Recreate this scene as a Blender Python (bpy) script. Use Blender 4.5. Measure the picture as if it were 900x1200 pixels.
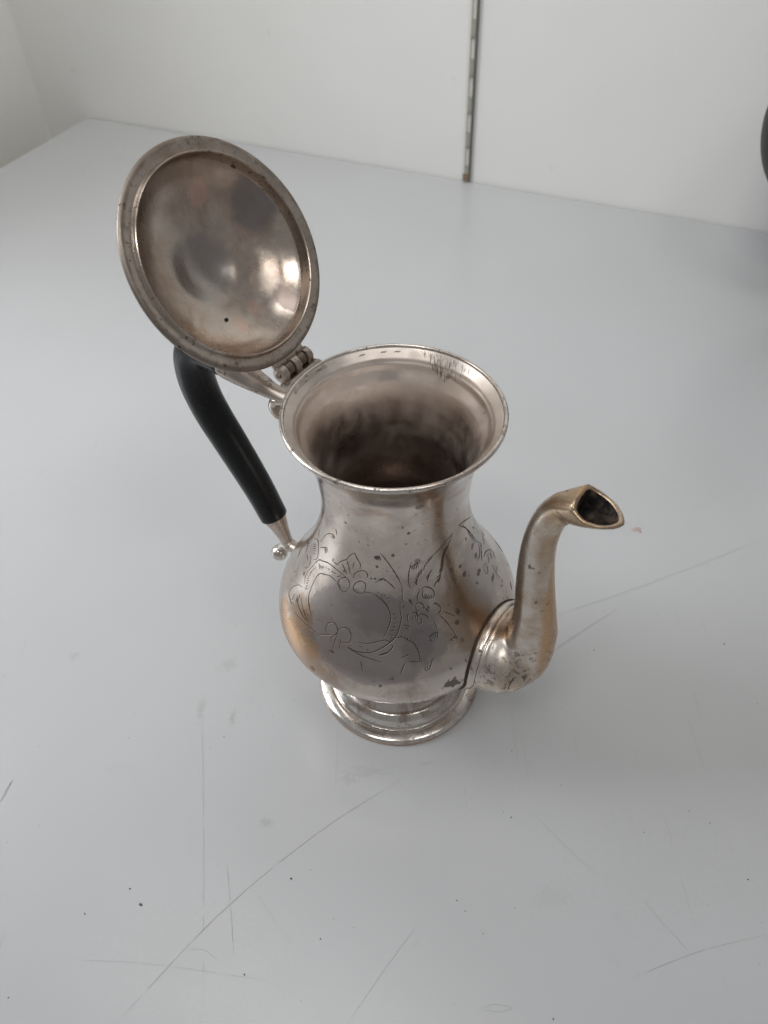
import bpy, bmesh, math, random
from mathutils import Vector, Matrix, noise
random.seed(7)
for o in list(bpy.data.objects): bpy.data.objects.remove(o)
SC = bpy.context.scene
COL = SC.collection
R = math.radians

# ------------------------------------------------------------------ camera
cd = bpy.data.cameras.new('camera'); cam = bpy.data.objects.new('camera', cd); COL.objects.link(cam)
SC.camera = cam
SC.render.resolution_x = 768; SC.render.resolution_y = 1024
cd.sensor_fit = 'VERTICAL'; cd.sensor_height = 36.0; cd.sensor_width = 27.0
cd.lens = 930.0 * 36.0 / 1200.0
cd.clip_start = 0.02; cd.clip_end = 60
_r = Vector((0.99936955, -0.02585072, -0.024336)); _u = Vector((0.03550353, 0.72765788, 0.68502081)); _f = Vector((0, 0.68545296, -0.72811692))
cam.matrix_world = Matrix(((_r.x, _u.x, -_f.x, -0.00543), (_r.y, _u.y, -_f.y, -0.25713), (_r.z, _u.z, -_f.z, 0.41465), (0, 0, 0, 1)))
cd.dof.use_dof = True; cd.dof.focus_distance = 0.37; cd.dof.aperture_fstop = 13.0

# ------------------------------------------------------------------ world and lamps
W = bpy.data.worlds.new('World'); SC.world = W; W.use_nodes = True
bg = W.node_tree.nodes['Background']; bg.inputs[0].default_value = (0.78, 0.77, 0.77, 1); bg.inputs[1].default_value = 0.30
def area(name, loc, target, sx, sy, power, col, spread=180):
    l = bpy.data.lights.new(name, 'AREA'); l.shape = 'RECTANGLE'; l.size = sx; l.size_y = sy; l.energy = power; l.color = col; l.spread = R(spread)
    o = bpy.data.objects.new(name, l); COL.objects.link(o); o.location = loc
    o.rotation_euler = (Vector(target) - Vector(loc)).to_track_quat('-Z', 'Y').to_euler()
    return o
area('window_light', (-1.15, 0.38, 0.72), (0.15, 0.68, 0.05), 0.8, 0.8, 9.2, (0.94, 0.97, 1.0), 120)
area('ceiling_and_fill', (-0.25, 0.12, 1.7), (0.05, 0.7, 0), 1.0, 0.4, 2.2, (1.0, 0.99, 0.97), 120)  # added fill, not a known fixture: brightens wall and far table
area('ceiling_and_fill', (-0.45, -0.75, 1.70), (0, 0.72, 0.6), 0.50, 0.30, 2.6, (1.0, 0.98, 0.95), 95)
area('ceiling_and_fill', (0.55, -0.70, 1.70), (0, 0.72, 0.6), 0.45, 0.28, 1.5, (1.0, 0.98, 0.95), 95)
SC.view_settings.view_transform = 'Standard'; SC.view_settings.look = 'None'
SC.view_settings.exposure = -0.03; SC.view_settings.gamma = 1.0
SC.render.engine = 'CYCLES'
SC.cycles.max_bounces = 10; SC.cycles.glossy_bounces = 8; SC.cycles.diffuse_bounces = 5

# ------------------------------------------------------------------ helpers
def setp(o, label=None, cat=None, kind=None, group=None):
    if label: o['label'] = label
    if cat: o['category'] = cat
    if kind: o['kind'] = kind
    if group: o['group'] = group
    return o
def empty(name, loc=(0, 0, 0)):
    o = bpy.data.objects.new(name, None); COL.objects.link(o); o.location = loc; o.empty_display_size = .02
    return o
def build(name, bm, mat, parent=None, smooth=True, sharp=None):
    me = bpy.data.meshes.new(name)
    bmesh.ops.recalc_face_normals(bm, faces=bm.faces) if not getattr(build, 'keep', False) else None
    bm.to_mesh(me); bm.free()
    for m in (mat if isinstance(mat, (list, tuple)) else [mat]): me.materials.append(m)
    if smooth:
        me.shade_smooth()
        if sharp: me.set_sharp_from_angle(angle=R(sharp))
    o = bpy.data.objects.new(name, me); COL.objects.link(o)
    if parent: o.parent = parent
    return o
def cr(pts, n):
    """Catmull-Rom through tuples, n samples per span"""
    P = [Vector(p) for p in pts]; out = []
    for i in range(len(P) - 1):
        a = P[i - 1] if i else P[0] * 2 - P[1]; b = P[i]; c = P[i + 1]; d = P[i + 2] if i + 2 < len(P) else P[-1] * 2 - P[-2]
        for k in range(n):
            t = k / n
            out.append(.5 * ((2 * b) + (c - a) * t + (2 * a - 5 * b + 4 * c - d) * t * t + (3 * b - a - 3 * c + d) * t ** 3))
    out.append(P[-1]); return out
def lathe(bm, prof, seg=128, M=Matrix(), idx=None, wob=0):
    rows = []
    for j, (r, z) in enumerate(prof):
        if r < 1e-6: rows.append([bm.verts.new(M @ Vector((0, 0, z)))]); continue
        rows.append([bm.verts.new(M @ Vector((r * math.cos(2 * math.pi * i / seg), r * math.sin(2 * math.pi * i / seg), z))) for i in range(seg)])
    for j in range(len(rows) - 1):
        a, b = rows[j], rows[j + 1]
        for i in range(seg):
            k = (i + 1) % seg
            if len(a) == 1 and len(b) == 1: continue
            if len(a) == 1: f = bm.faces.new((a[0], b[k], b[i]))
            elif len(b) == 1: f = bm.faces.new((a[i], a[k], b[0]))
            else: f = bm.faces.new((a[i], a[k], b[k], b[i]))
            if idx: f.material_index = idx(j)
    return rows
def rings_mesh(bm, rings, cap0=True, cap1=True):
    rows = [[bm.verts.new(p) for p in r] for r in rings]
    n = len(rows[0])
    for a, b in zip(rows, rows[1:]):
        for i in range(n): bm.faces.new((a[i], a[(i + 1) % n], b[(i + 1) % n], b[i]))
    if cap0: bm.faces.new(rows[0][::-1])
    if cap1: bm.faces.new(rows[-1])
    return rows
def tube_plane(nodes, o, t, n=8, seg=32, extra=0):
    """nodes (r, z, in-plane radius, lateral radius) along plane direction o, lateral t -> rings"""
    D = cr([tuple(x) for x in [(a, b, c) for a, b, c, d in nodes]], n); D2 = cr([(d, 0, 0) for a, b, c, d in nodes], n)
    up = Vector((0, 0, 1)); out = []
    for i, p in enumerate(D):
        q0 = D[max(i - 1, 0)]; q1 = D[min(i + 1, len(D) - 1)]
        T = Vector((q1.x - q0.x, q1.y - q0.y)).normalized(); nr = o * (-T.y) + up * T.x
        C = o * p.x + up * p.y
        out.append([C + nr * p.z * math.cos(2 * math.pi * k / seg) + t * D2[i].x * math.sin(2 * math.pi * k / seg) for k in range(seg)])
    return out
def box(bm, lo, hi, M=Matrix(), bev=0):
    v = [bm.verts.new(M @ Vector((x, y, z))) for x in (lo[0], hi[0]) for y in (lo[1], hi[1]) for z in (lo[2], hi[2])]
    fs = [bm.faces.new([v[i] for i in q]) for q in ((0, 1, 3, 2), (4, 6, 7, 5), (0, 4, 5, 1), (2, 3, 7, 6), (0, 2, 6, 4), (1, 5, 7, 3))]
    if bev:
        es = list({e for f in fs for e in f.edges}); bmesh.ops.bevel(bm, geom=es, offset=bev, segments=2, affect='EDGES', profile=.5)

# ------------------------------------------------------------------ materials
def mat(name):
    m = bpy.data.materials.new(name); m.use_nodes = True; nt = m.node_tree
    return m, nt, nt.nodes['Principled BSDF']
class NT:
    def __init__(s, nt): s.nt = nt; s.co = nt.nodes.new('ShaderNodeTexCoord').outputs['Object']
    def n(s, typ, **kw):
        x = s.nt.nodes.new(typ)
        for k, v in kw.items():
            if k.startswith('_'): x.inputs[k[1:].replace('_', ' ')].default_value = v
            else: setattr(x, k, v)
        return x
    def l(s, a, b): s.nt.links.new(a, b)
    def noise(s, scale, detail=4, rough=.55, dist=0, co=None, stretch=None):
        x = s.n('ShaderNodeTexNoise'); x.inputs['Scale'].default_value = scale; x.inputs['Detail'].default_value = detail
        x.inputs['Roughness'].default_value = rough; x.inputs['Distortion'].default_value = dist
        c = co or s.co
        if stretch:
            mp = s.n('ShaderNodeMapping'); mp.inputs['Scale'].default_value = stretch; s.l(c, mp.inputs[0]); c = mp.outputs[0]
        s.l(c, x.inputs['Vector']); return x.outputs['Fac']
    def ramp(s, fac, a, b, lo=0., hi=1.):
        x = s.n('ShaderNodeMapRange'); x.interpolation_type = 'SMOOTHSTEP'
        x.inputs[1].default_value = a; x.inputs[2].default_value = b; x.inputs[3].default_value = lo; x.inputs[4].default_value = hi
        s.l(fac, x.inputs[0]); return x.outputs[0]
    def m(s, op, a, b=None, c=None):
        x = s.n('ShaderNodeMath', operation=op)
        for i, v in enumerate((a, b, c)):
            if v is None: continue
            if isinstance(v, (int, float)): x.inputs[i].default_value = v
            else: s.l(v, x.inputs[i])
        x.use_clamp = False
        return x.outputs[0]
    def mix(s, fac, a, b):
        x = s.n('ShaderNodeMix', data_type='RGBA')
        for i, v in ((0, fac), (6, a), (7, b)):
            if isinstance(v, tuple): x.inputs[i].default_value = (*v, 1) if len(v) == 3 else v
            elif isinstance(v, (int, float)): x.inputs[i].default_value = v
            else: s.l(v, x.inputs[i])
        return x.outputs[2]
    def sph(s, c, sc, edge0, edge1, amp=.3, ns=60):
        """soft blob mask: 1 inside an ellipsoid with a ragged outline"""
        mp = s.n('ShaderNodeMapping'); mp.inputs['Location'].default_value = tuple(-a / b for a, b in zip(c, sc)); mp.inputs['Scale'].default_value = tuple(1 / b for b in sc)
        s.l(s.co, mp.inputs[0]); ln = s.n('ShaderNodeVectorMath', operation='LENGTH'); s.l(mp.outputs[0], ln.inputs[0])
        d = s.m('ADD', ln.outputs['Value'], s.m('MULTIPLY', s.m('SUBTRACT', s.noise(ns, 5, .6), .5), amp * 2))
        return s.ramp(d, edge0, edge1, 1., 0.)

def silver(name, base=(.66, .615, .57), warm=(.47, .375, .31), dark=(.10, .078, .062), rough=.2, warm_amt=(.45, .75), spots=.66, blobs=(), fine=(.50, .70), rz=None, bump=.25, extra_dark=None):
    """worn silver plate: pale plate, brown tarnish clouds, copper showing through, pits and hairline scratches.
    blobs: (centre, radii, colour, roughness, strength, ragged)"""
    m, nt, b = mat(name); N = NT(nt)
    col = N.mix(N.ramp(N.noise(38, 6, .62, .6), *warm_amt), base, warm)
    col = N.mix(N.m('MULTIPLY', N.ramp(N.noise(150, 5, .7), .42, .72), .35), col, tuple(x * 1.22 for x in base))
    rg = N.ramp(N.noise(45, 5, .65), .3, .75, rough * .7, rough * 1.6)
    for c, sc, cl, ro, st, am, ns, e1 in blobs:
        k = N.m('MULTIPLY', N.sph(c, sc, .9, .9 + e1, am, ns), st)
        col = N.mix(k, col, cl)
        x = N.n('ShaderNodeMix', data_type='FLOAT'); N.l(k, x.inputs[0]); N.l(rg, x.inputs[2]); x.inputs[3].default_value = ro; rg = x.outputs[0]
    # corrosion flecks
    fl = N.ramp(N.noise(330, 5, .62, .3), spots, spots + .035)
    fl = N.m('MULTIPLY', fl, N.ramp(N.noise(55, 3, .5), fine[0], fine[1]))
    # isolated round stains (rings)
    vo = N.n('ShaderNodeTexVoronoi', feature='F1'); vo.inputs['Scale'].default_value = 95; vo.inputs['Randomness'].default_value = 1
    dco = N.n('ShaderNodeVectorMath', operation='ADD'); nn = N.n('ShaderNodeTexNoise'); nn.inputs['Scale'].default_value = 260
    N.l(N.co, nn.inputs['Vector']); sc_ = N.n('ShaderNodeVectorMath', operation='SCALE'); N.l(nn.outputs['Color'], sc_.inputs[0]); sc_.inputs['Scale'].default_value = .0022
    N.l(N.co, dco.inputs[0]); N.l(sc_.outputs[0], dco.inputs[1]); N.l(dco.outputs[0], vo.inputs['Vector'])
    pick = N.n('ShaderNodeSeparateColor'); N.l(vo.outputs['Color'], pick.inputs[0])
    rad = N.m('MULTIPLY', N.ramp(pick.outputs[0], .55, 1.), .17)
    ring = N.ramp(N.m('SUBTRACT', vo.outputs['Distance'], rad), -.03, .03, 1., 0.)
    ring = N.m('MULTIPLY', ring, N.ramp(pick.outputs[1], .70, .72))
    dk = N.m('MAXIMUM', fl, N.m('MULTIPLY', ring, .6))
    col = N.mix(N.m('MULTIPLY', dk, .8), col, dark)
    rg = N.m('ADD', rg, N.m('MULTIPLY', dk, .25))
    if extra_dark:     # (function N -> mask)
        k = extra_dark(N); col = N.mix(k, col, dark); rg = N.m('ADD', rg, N.m('MULTIPLY', k, .3))
    nt.links.new(col, b.inputs['Base Color']); nt.links.new(rg, b.inputs['Roughness']); b.inputs['Metallic'].default_value = 1
    h = N.m('ADD', N.m('MULTIPLY', N.noise(42, 3, .5), .5), N.m('ADD', N.m('MULTIPLY', N.noise(900, 3, .6, 0, None, (1, 1, .12)), .03), N.m('MULTIPLY', dk, -.12)))
    bp = N.n('ShaderNodeBump'); bp.inputs['Strength'].default_value = bump; bp.inputs['Distance'].default_value = .0012
    N.l(h, bp.inputs['Height']); N.l(bp.outputs[0], b.inputs['Normal'])
    return m
COPPER = (.52, .32, .18); BROWN = (.33, .23, .16); PLUM = (.38, .34, .335); SILV = (.72, .69, .65)
PLAIN = silver('silver_plate_plain', base=(.60, .55, .51), rough=.27)
DARKP = silver('silver_plate_hinge', base=(.42, .36, .315), warm=(.28, .21, .17), rough=.36, spots=.58, fine=(.35, .5))
BODY = silver('silver_plate_body', base=(.62, .555, .50), warm=(.40, .32, .265), rough=.18, bump=.3, warm_amt=(.42, .68), spots=.63, fine=(.42, .6), blobs=[
    ((-.0144, -.0470, .1070), (.0335, .04, .0235), PLUM, .36, .72, .16, 110, .10),
    ((-.004, -.0470, .118), (.018, .03, .009), (.28, .255, .25), .30, .55, .7, 120, .6),
    ((.012, -.0470, .103), (.010, .02, .007), (.22, .20, .20), .36, .5, .6, 200, .5),
    ((-.053, -.034, .084), (.014, .022, .010), COPPER, .3, .8, .8, 110, .55),
    ((-.052, -.030, .100), (.009, .010, .012), COPPER, .3, .45, .9, 150, .5),
    ((-.040, -.045, .079), (.016, .012, .006), (.48, .38, .31), .3, .6, .8, 150, .5),
    ((.034, -.036, .105), (.013, .013, .022), (.36, .25, .17), .34, .7, .7, 110, .6),
    ((.0252, -.0571, .0813), (.0045, .006, .0030), (.13, .105, .085), .5, .85, 1.6, 420, .12),
    ((.0, -.034, .150), (.05, .012, .012), (.60, .53, .47), .32, .5, .6, 70, .5),
    ((.040, -.012, .118), (.014, .02, .020), (.40, .36, .34), .34, .6, .5, 120, .4)])
SPOUT = silver('silver_plate_spout', base=(.66, .60, .54), warm=(.48, .37, .27), rough=.23, warm_amt=(.42, .64), spots=.60, fine=(.45, .6), bump=.35, blobs=[
    ((.078, -.056, .196), (.022, .018, .016), (.50, .365, .235), .28, .7, .5, 90, .5),
    ((.0700, -.0480, .118), (.0058, .014, .070), (.54, .34, .175), .28, .85, .45, 120, .7),
    ((.060, -.040, .150), (.0040, .010, .06), (.42, .29, .18), .28, .6, .5, 120, .5),
    ((.056, -.036, .094), (.012, .008, .010), (.42, .28, .17), .3, .7, .6, 110, .5)],
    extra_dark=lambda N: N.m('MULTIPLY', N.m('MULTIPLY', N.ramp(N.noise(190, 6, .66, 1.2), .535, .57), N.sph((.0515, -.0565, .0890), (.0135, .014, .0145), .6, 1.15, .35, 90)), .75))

ENGR = [(1,[(-162.2,134.5),(-160.4,137.8),(-156.2,142.8),(-149.9,147),(-145.1,148.6)]),
(1,[(-148.1,146.7),(-145.3,146.1)]),
(1,[(-146.6,147.9),(-143.7,147)]),
(1,[(-145.1,148.6),(-143.8,147.8)]),
(1,[(-161.4,131.8),(-152.3,137.2)]),
(1,[(-155.2,135.5),(-152.6,133.5)]),
(1,[(-153.5,136.5),(-151.5,134)]),
(1,[(-152.2,137.2),(-150.6,135.7)]),
(1,[(-171.3,137.3),(-169.6,133)]),
(1,[(-142.4,153.7),(-141.5,150.8)]),
(1,[(174.2,120.3),(173.8,116.9),(177.4,115.8),(179.7,113.5)]),
(1,[(175.8,121.7),(-177.1,127.3)]),
(1,[(-175.4,128.2),(-166.8,131.9),(-160.6,126.5),(-161.9,123.5),(-164.9,121.7)]),
(1,[(-175,124.5),(-169.9,127.9)]),
(1,[(-173.7,123.9),(-168.4,127.4)]),
(1,[(-172.1,123.6),(-167.1,126.9)]),
(1,[(-170.3,123.4),(-166.2,126)]),
(1,[(-168.6,123.1),(-165.4,125.1)]),
(1,[(173.5,114.8),(177.9,119.2)]),
(1,[(175.7,115.1),(179.6,118.9)]),
(1,[(177.8,115.2),(-178.8,118.4)]),
(1,[(-170.2,120.4),(-166.8,118.4),(-166.9,114.5),(-170.1,111.9)]),
(1,[(167.5,104.4),(171.3,104.1),(172.9,102.2)]),
(1,[(170,109.5),(169.8,105.4)]),
(1,[(-162,108.1),(-164.4,111.3),(-163.3,116.6),(-158.3,125.5),(-153,128.4),(-146.4,130.8),(-139.9,131.4),(-132.9,131.3),(-127.7,130.8)]),
(1,[(-156.3,124.7),(-153.6,123.2)]),
(1,[(-154.3,125.2),(-152.1,124)]),
(1,[(-152.7,125.8),(-150.9,124.9)]),
(1,[(-151.1,126.8),(-149.6,126)]),
(1,[(-148.5,127.9),(-147.2,127)]),
(1,[(-145.8,128.4),(-143.5,128)]),
(1,[(-141.8,128.5),(-139.9,128.8)]),
(1,[(-139.7,128.6),(-137.5,129.2)]),
(1,[(-135.7,128.1),(-133.8,129.5)]),
(1,[(-149.7,104),(-153.2,107.2),(-154.3,111.8),(-153.8,117.6),(-151.6,121.6),(-145.6,124.5),(-141.1,125.9),(-135.3,125.8)]),
(1,[(-137.9,134.3),(-134.7,137.4),(-129.9,140.5),(-127.2,143.8),(-123.1,146.8)]),
(1,[(-123.1,146.8),(-121.3,144.4),(-118.1,141.4),(-118.3,138.7)]),
(1,[(-129.8,140.2),(-127.8,137.8),(-125.5,133.8)]),
(1,[(-133.5,136.8),(-130.7,134.7),(-128.1,132.5)]),
(1,[(-123.4,141.1),(-123.8,137.8)]),
(1,[(-143.5,135.1),(-142.4,134.8),(-143.1,133.5)]),
(1,[(-141,134.2),(-139.1,134.1)]),
(1,[(-139.1,134.1),(-137.1,134.2)]),
(1,[(-122.4,132.6),(-121.9,134.9),(-119.4,136.9),(-114.3,138.6),(-111.9,136.5),(-113,135)]),
(1,[(-125.3,124.9),(-128.4,123.1),(-131.5,123.7),(-133.2,125.7),(-132.2,128.7),(-128.4,130.7),(-125.5,129.7),(-124.3,127.6),(-125.7,125.1)]),
(1,[(-114,126.9),(-117.2,126),(-120.3,126.2),(-121.7,128.4),(-119.7,130.9),(-116.3,132.5),(-113.1,131.7),(-112.8,129.3),(-113.9,126.9)]),
(1,[(-133.9,127.7),(-134,125.1),(-131.2,124.5)]),
(1,[(-109.7,136),(-109,134.9)]),
(1,[(-106.4,136.2),(-105.6,135.4)]),
(0.7,[(-161.5,111.4),(-159.8,113.8)]),
(0.7,[(-161.8,112.8),(-160.1,115.1)]),
(0.7,[(-161.8,114.2),(-160.2,116.7)]),
(0.7,[(-161.5,115.6),(-159.9,118.4)]),
(0.7,[(-160.4,117.3),(-159,120)]),
(0.7,[(-159.4,119.3),(-157.8,121.6)]),
(0.7,[(-160.8,110.5),(-159.1,112.6)]),
(0.7,[(-160.2,109.6),(-158.5,111.5)]),
(0.7,[(-159.3,108.4),(-157.9,110.3)]),
(0.7,[(-158.3,107.5),(-156.8,109.3)]),
(0.7,[(-169,95.8),(-170,97.9),(-166.8,103.2),(-161.9,106.1)]),
(0.7,[(-169,95.8),(-162.9,95.8),(-159,96.9)]),
(0.7,[(-164.6,99.3),(-163.3,96.9)]),
(0.7,[(-161.2,100.9),(-160.1,98.3)]),
(0.7,[(-160.6,102.8),(-158.8,98.7)]),
(1,[(-135.4,98.1),(-128.5,101.4)]),
(1,[(-152.7,106.8),(-149.2,104.1),(-145.2,102.4)]),
(1,[(-131.8,100.7),(-133.1,102.3),(-132.6,104.8),(-130.5,106.5),(-128.1,106.6),(-126.1,105.2),(-125.7,103.5),(-126.8,101.7),(-128,100.3),(-127.9,98.1)]),
(1,[(-125.5,104.1),(-124.7,105.8),(-122.1,107.3),(-119.2,107.2),(-117.4,105.4),(-117,103.1),(-117.7,101.9),(-121.5,100.3)]),
(1,[(-125.8,104.5),(-125.3,102.6),(-125.4,99.4),(-125.3,96.2)]),
(1,[(-123,101.4),(-122.3,100),(-121.9,97.7)]),
(1,[(-127.1,94.9),(-124,94.9)]),
(1,[(-124,94.9),(-126,95.6)]),
(1,[(-112.4,103.4),(-107.8,103.8),(-104.2,104.9),(-98.7,106.5),(-96.2,106.2)]),
(1,[(-118.1,100),(-114.3,99.3),(-109.4,99.6),(-104.2,100.7),(-100.3,102.7),(-95.6,105.5),(-92.2,108.1)]),
(1,[(-117.6,99.6),(-111.6,98.4),(-104.4,97.7),(-99.2,97.1)]),
(1,[(-100.9,99.7),(-97.2,100.9),(-94.3,103.5),(-94.6,104.7)]),
(1,[(-109.8,96),(-108.8,94.3),(-108.1,92)]),
(1,[(-111.8,101.7),(-110.5,101.6)]),
(1,[(-107.4,101.4),(-106.9,100.8)]),
(0.7,[(-156.3,95.5),(-149.4,96.5),(-142.8,97.4),(-135.4,98.1)]),
(0.7,[(-161.4,100),(-155.5,98.8),(-147.8,98.2),(-144.3,99.1)]),
(0.7,[(-158.2,102.6),(-152.5,100.4),(-145.8,98.9)]),
(0.7,[(-141.2,102.2),(-137,103.1)]),
(1,[(-107.5,148.3),(-106.2,146.9)]),
(1,[(-106.2,148.6),(-105.2,146.5)]),
(1,[(-104.9,149.1),(-104.2,146.4)]),
(1,[(-103.8,149.4),(-102.8,146.6)]),
(1,[(-102.7,150.8),(-99.3,147.8),(-95.2,143.4),(-91.2,138.5),(-87.8,132.9)]),
(1,[(-81.3,143.7),(-82.8,138.6),(-82.9,133.7),(-82.1,131.2)]),
(1,[(-81.1,144),(-80.5,141.4)]),
(1,[(-79.8,143.1),(-79.1,140.6)]),
(1,[(-78.6,144.2),(-78,141.1)]),
(1,[(-77.2,144.2),(-76.8,141.2)]),
(1,[(-76,144.6),(-75.4,141.6)]),
(1,[(-79.8,143.1),(-75,144.4)]),
(1,[(-43.8,151.8),(-50.1,150),(-55.9,148.1),(-63.2,146.1)]),
(1,[(-63.9,146.2),(-65.3,144.1)]),
(1,[(-65.4,145.4),(-67.1,143.4)]),
(1,[(-67.1,144.7),(-68.3,142.3)]),
(1,[(-68.9,143.6),(-70.1,141.1)]),
(1,[(-70.6,142.1),(-71.7,139.2)]),
(1,[(-72.8,140.7),(-73.8,137.7)]),
(1,[(-74.2,140.1),(-75.1,136.7)]),
(1,[(-75.6,138.9),(-76.1,135.7)]),
(1,[(-76.9,137.8),(-76.9,134.1)]),
(1,[(-78.1,136.1),(-77.2,132.9)]),
(1,[(-79.1,134.5),(-77.2,132.1)]),
(1,[(-44.5,151),(-47.9,147.9),(-50.8,145.1),(-54.8,142),(-56.2,137.9),(-58.7,134.4),(-61,132.6)]),
(1,[(-59.1,132.6),(-63.2,130.8),(-65.9,128.9)]),
(1,[(-60.2,132.1),(-62.2,129.9)]),
(1,[(-59,133.2),(-62.9,132.6)]),
(1,[(-61.3,131.5),(-64.4,130)]),
(1,[(-65.4,138),(-68,135.9),(-70.3,132.2)]),
(1,[(-66.4,137.3),(-68.9,135.5),(-70.5,134.1)]),
(1,[(-75.2,129.6),(-72.4,130.3),(-68.1,128.6),(-66.2,125.7),(-67.6,123.8)]),
(1,[(-73.7,129.3),(-74.5,126.5),(-73.6,125.2),(-70.7,124),(-67.6,123.8)]),
(1,[(-72.9,126.8),(-72.1,124.7)]),
(1,[(-71.8,126.5),(-71,124.2)]),
(1,[(-70.3,125.9),(-69.9,123.9)]),
(1,[(-68.7,125.5),(-68.7,124)]),
(1,[(-76.1,129.1),(-78.1,126),(-77.7,123.1)]),
(1,[(-66.7,120.6),(-64.8,119)]),
(1,[(-106.3,133.8),(-100.8,136.3),(-95.2,133.6),(-92.5,131.5)]),
(1,[(-109.3,136.1),(-109.5,135.1)]),
(1,[(-107.3,136.1),(-106.5,135.3)]),
(1,[(-103.6,136.3),(-101.9,135.3)]),
(1,[(-102,136.8),(-101.1,135.6)]),
(1,[(-100.4,136.9),(-99.7,135.4)]),
(1,[(-87.8,132.9),(-87.8,129.3),(-87.9,124.7)]),
(0.6,[(-114.4,126.9),(-110.9,127.9),(-105.8,127.4),(-101.8,125.5),(-97.7,122.7)]),
(0.6,[(-102.8,129.5),(-103.5,128)]),
(0.6,[(-100.5,128.5),(-101.9,127.3)]),
(0.6,[(-98.6,128.4),(-100,126.8)]),
(0.6,[(-96.3,127.1),(-98.5,125.8)]),
(0.6,[(-95.9,125.4),(-97,124.2)]),
(0.6,[(-50,146.1),(-55.4,143.8)]),
(0.6,[(-51.4,144.9),(-56.2,142.5)]),
(0.6,[(-53,143.9),(-57,141.1)]),
(0.6,[(-54.5,142.2),(-57.9,139.8)]),
(0.6,[(-55.3,140.7),(-58.5,138.4)]),
(0.6,[(-56,139.1),(-59,137)]),
(0.6,[(-56.9,137.5),(-60.1,135.5)]),
(0.6,[(-57.6,136.2),(-60.8,134.3)]),
(1,[(-102.1,126.7),(-98.2,123.3),(-95.7,119.2),(-95.3,116.3),(-96.8,112.2),(-99.2,107.8)]),
(1,[(-89.2,124.8),(-89.5,120.9),(-88.9,117),(-90.2,112.8),(-92.3,108.6),(-96,105.5),(-99.6,103.2),(-103,101.4)]),
(1,[(-93.6,119.2),(-92.9,118.4)]),
(1,[(-93.6,116.8),(-91.7,116.8)]),
(1,[(-93.3,114.5),(-92.1,114.3)]),
(1,[(-93.9,112.9),(-92.3,112.6)]),
(1,[(-95.2,111.1),(-92.9,111.1)]),
(1,[(-95.8,109),(-93.9,108.6)]),
(1,[(-97.6,106.4),(-95.7,105.8)]),
(1,[(-92,107.8),(-89.2,108),(-86.2,106.8),(-83.3,105),(-81.7,102.8),(-80.6,99.8),(-80.9,96.6)]),
(1,[(-85.8,97.4),(-82.5,96.9),(-80.6,96.6)]),
(1,[(-89.9,99),(-85.8,100.3)]),
(1,[(-88,97.1),(-89.3,95.1),(-90.4,92.6)]),
(1,[(-101.1,99.9),(-97.7,100.9),(-94.8,102.5),(-93.9,104.3)]),
(1,[(-79.4,122.8),(-76.8,123.2),(-74.5,121.1),(-75.1,119.8)]),
(1,[(-79.4,122.8),(-79.4,120.3),(-77.8,118.9)]),
(1,[(-82.5,118.2),(-80.3,119),(-79.2,116.6),(-79.3,113.4)]),
(1,[(-77.6,118),(-74.2,116.5),(-72.2,114.3)]),
(1,[(-82.3,117),(-82.1,115.4)]),
(1,[(-84.5,118.9),(-85.4,116.8),(-84.9,114.6)]),
(1,[(-87.7,113.2),(-86,113.3),(-84.4,112.4)]),
(1,[(-86.9,112.4),(-85,111.4)]),
(1,[(-80.8,117.9),(-80.3,115.9)]),
(1,[(-79.5,119.4),(-78.5,116.5)]),
(1,[(-78.3,117.9),(-77.6,115.8)]),
(1,[(-77.1,116.3),(-77.2,113.6),(-79,112.8)]),
(1,[(-69.6,113),(-68.9,109)]),
(1,[(-73.7,106.4),(-73.1,104.7)]),
(1,[(-72.7,106.7),(-72.3,104.8)]),
(1,[(-71.6,106.8),(-71.5,104.6)]),
(1,[(-70.5,106.9),(-70.6,104.8)]),
(1,[(-69,107.2),(-69.7,104.7)]),
(1,[(-73.9,106.3),(-72.1,106.9),(-69,107.2)]),
(1,[(-66.4,115.1),(-63.7,111.7),(-60.9,106.9),(-59.2,101.9)]),
(1,[(-63.7,101.2),(-62,101.7)]),
(1,[(-62.8,101.6),(-61.6,100.6)]),
(1,[(-61.8,101.6),(-60,101.7)]),
(1,[(-60.6,102.2),(-59.1,101.4),(-59.7,100.8)]),
(1,[(-62.6,115.2),(-59.4,112.8),(-56.3,110.4)]),
(1,[(-55.1,113),(-54.6,110.5)]),
(1,[(-54.1,112.9),(-53.5,110.4)]),
(1,[(-52.8,112.7),(-52.4,110.4)]),
(1,[(-55.1,113),(-51.3,112.2),(-52,110.5)]),
(1,[(-66.8,120.9),(-63.8,117.7),(-64.6,116.2),(-66.4,115.1)]),
(1,[(-78.3,95.3),(-78.8,93),(-77.1,92.9),(-76,94.3),(-74.6,96.4),(-73,96.9)]),
(1,[(-77.6,94.7),(-77.5,93.2)]),
(1,[(-84,125.6),(-81.3,122.7)]),
(1,[(-82.8,125.8),(-81.9,123.9)]),
(1,[(-74.2,120.7),(-73.1,118.8)]),
(1,[(-72.6,121),(-70.8,118.8)]),
(1,[(-71.7,120.2),(-72.6,117.6)]),
(1,[(-73.6,119.8),(-71.7,117.9)]),
(0.8,[(-89.2,108),(-89.2,109)]),
(0.8,[(-87.7,107.4),(-87.4,108.4)]),
(0.8,[(-86.2,106.8),(-85.6,107.8)]),
(0.8,[(-84.8,106),(-84,106.8)]),
(0.8,[(-83.6,105.2),(-82.5,105.8)]),
(0.8,[(-82.7,104.2),(-81.6,104.7)]),
(0.8,[(-82.1,103.3),(-80.9,103.6)]),
(0.8,[(-81.5,102.2),(-80.2,102.2)]),
(0.8,[(-81.2,101),(-79.9,100.9)]),
(0.8,[(-80.9,100.1),(-79.7,99.7)]),
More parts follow.
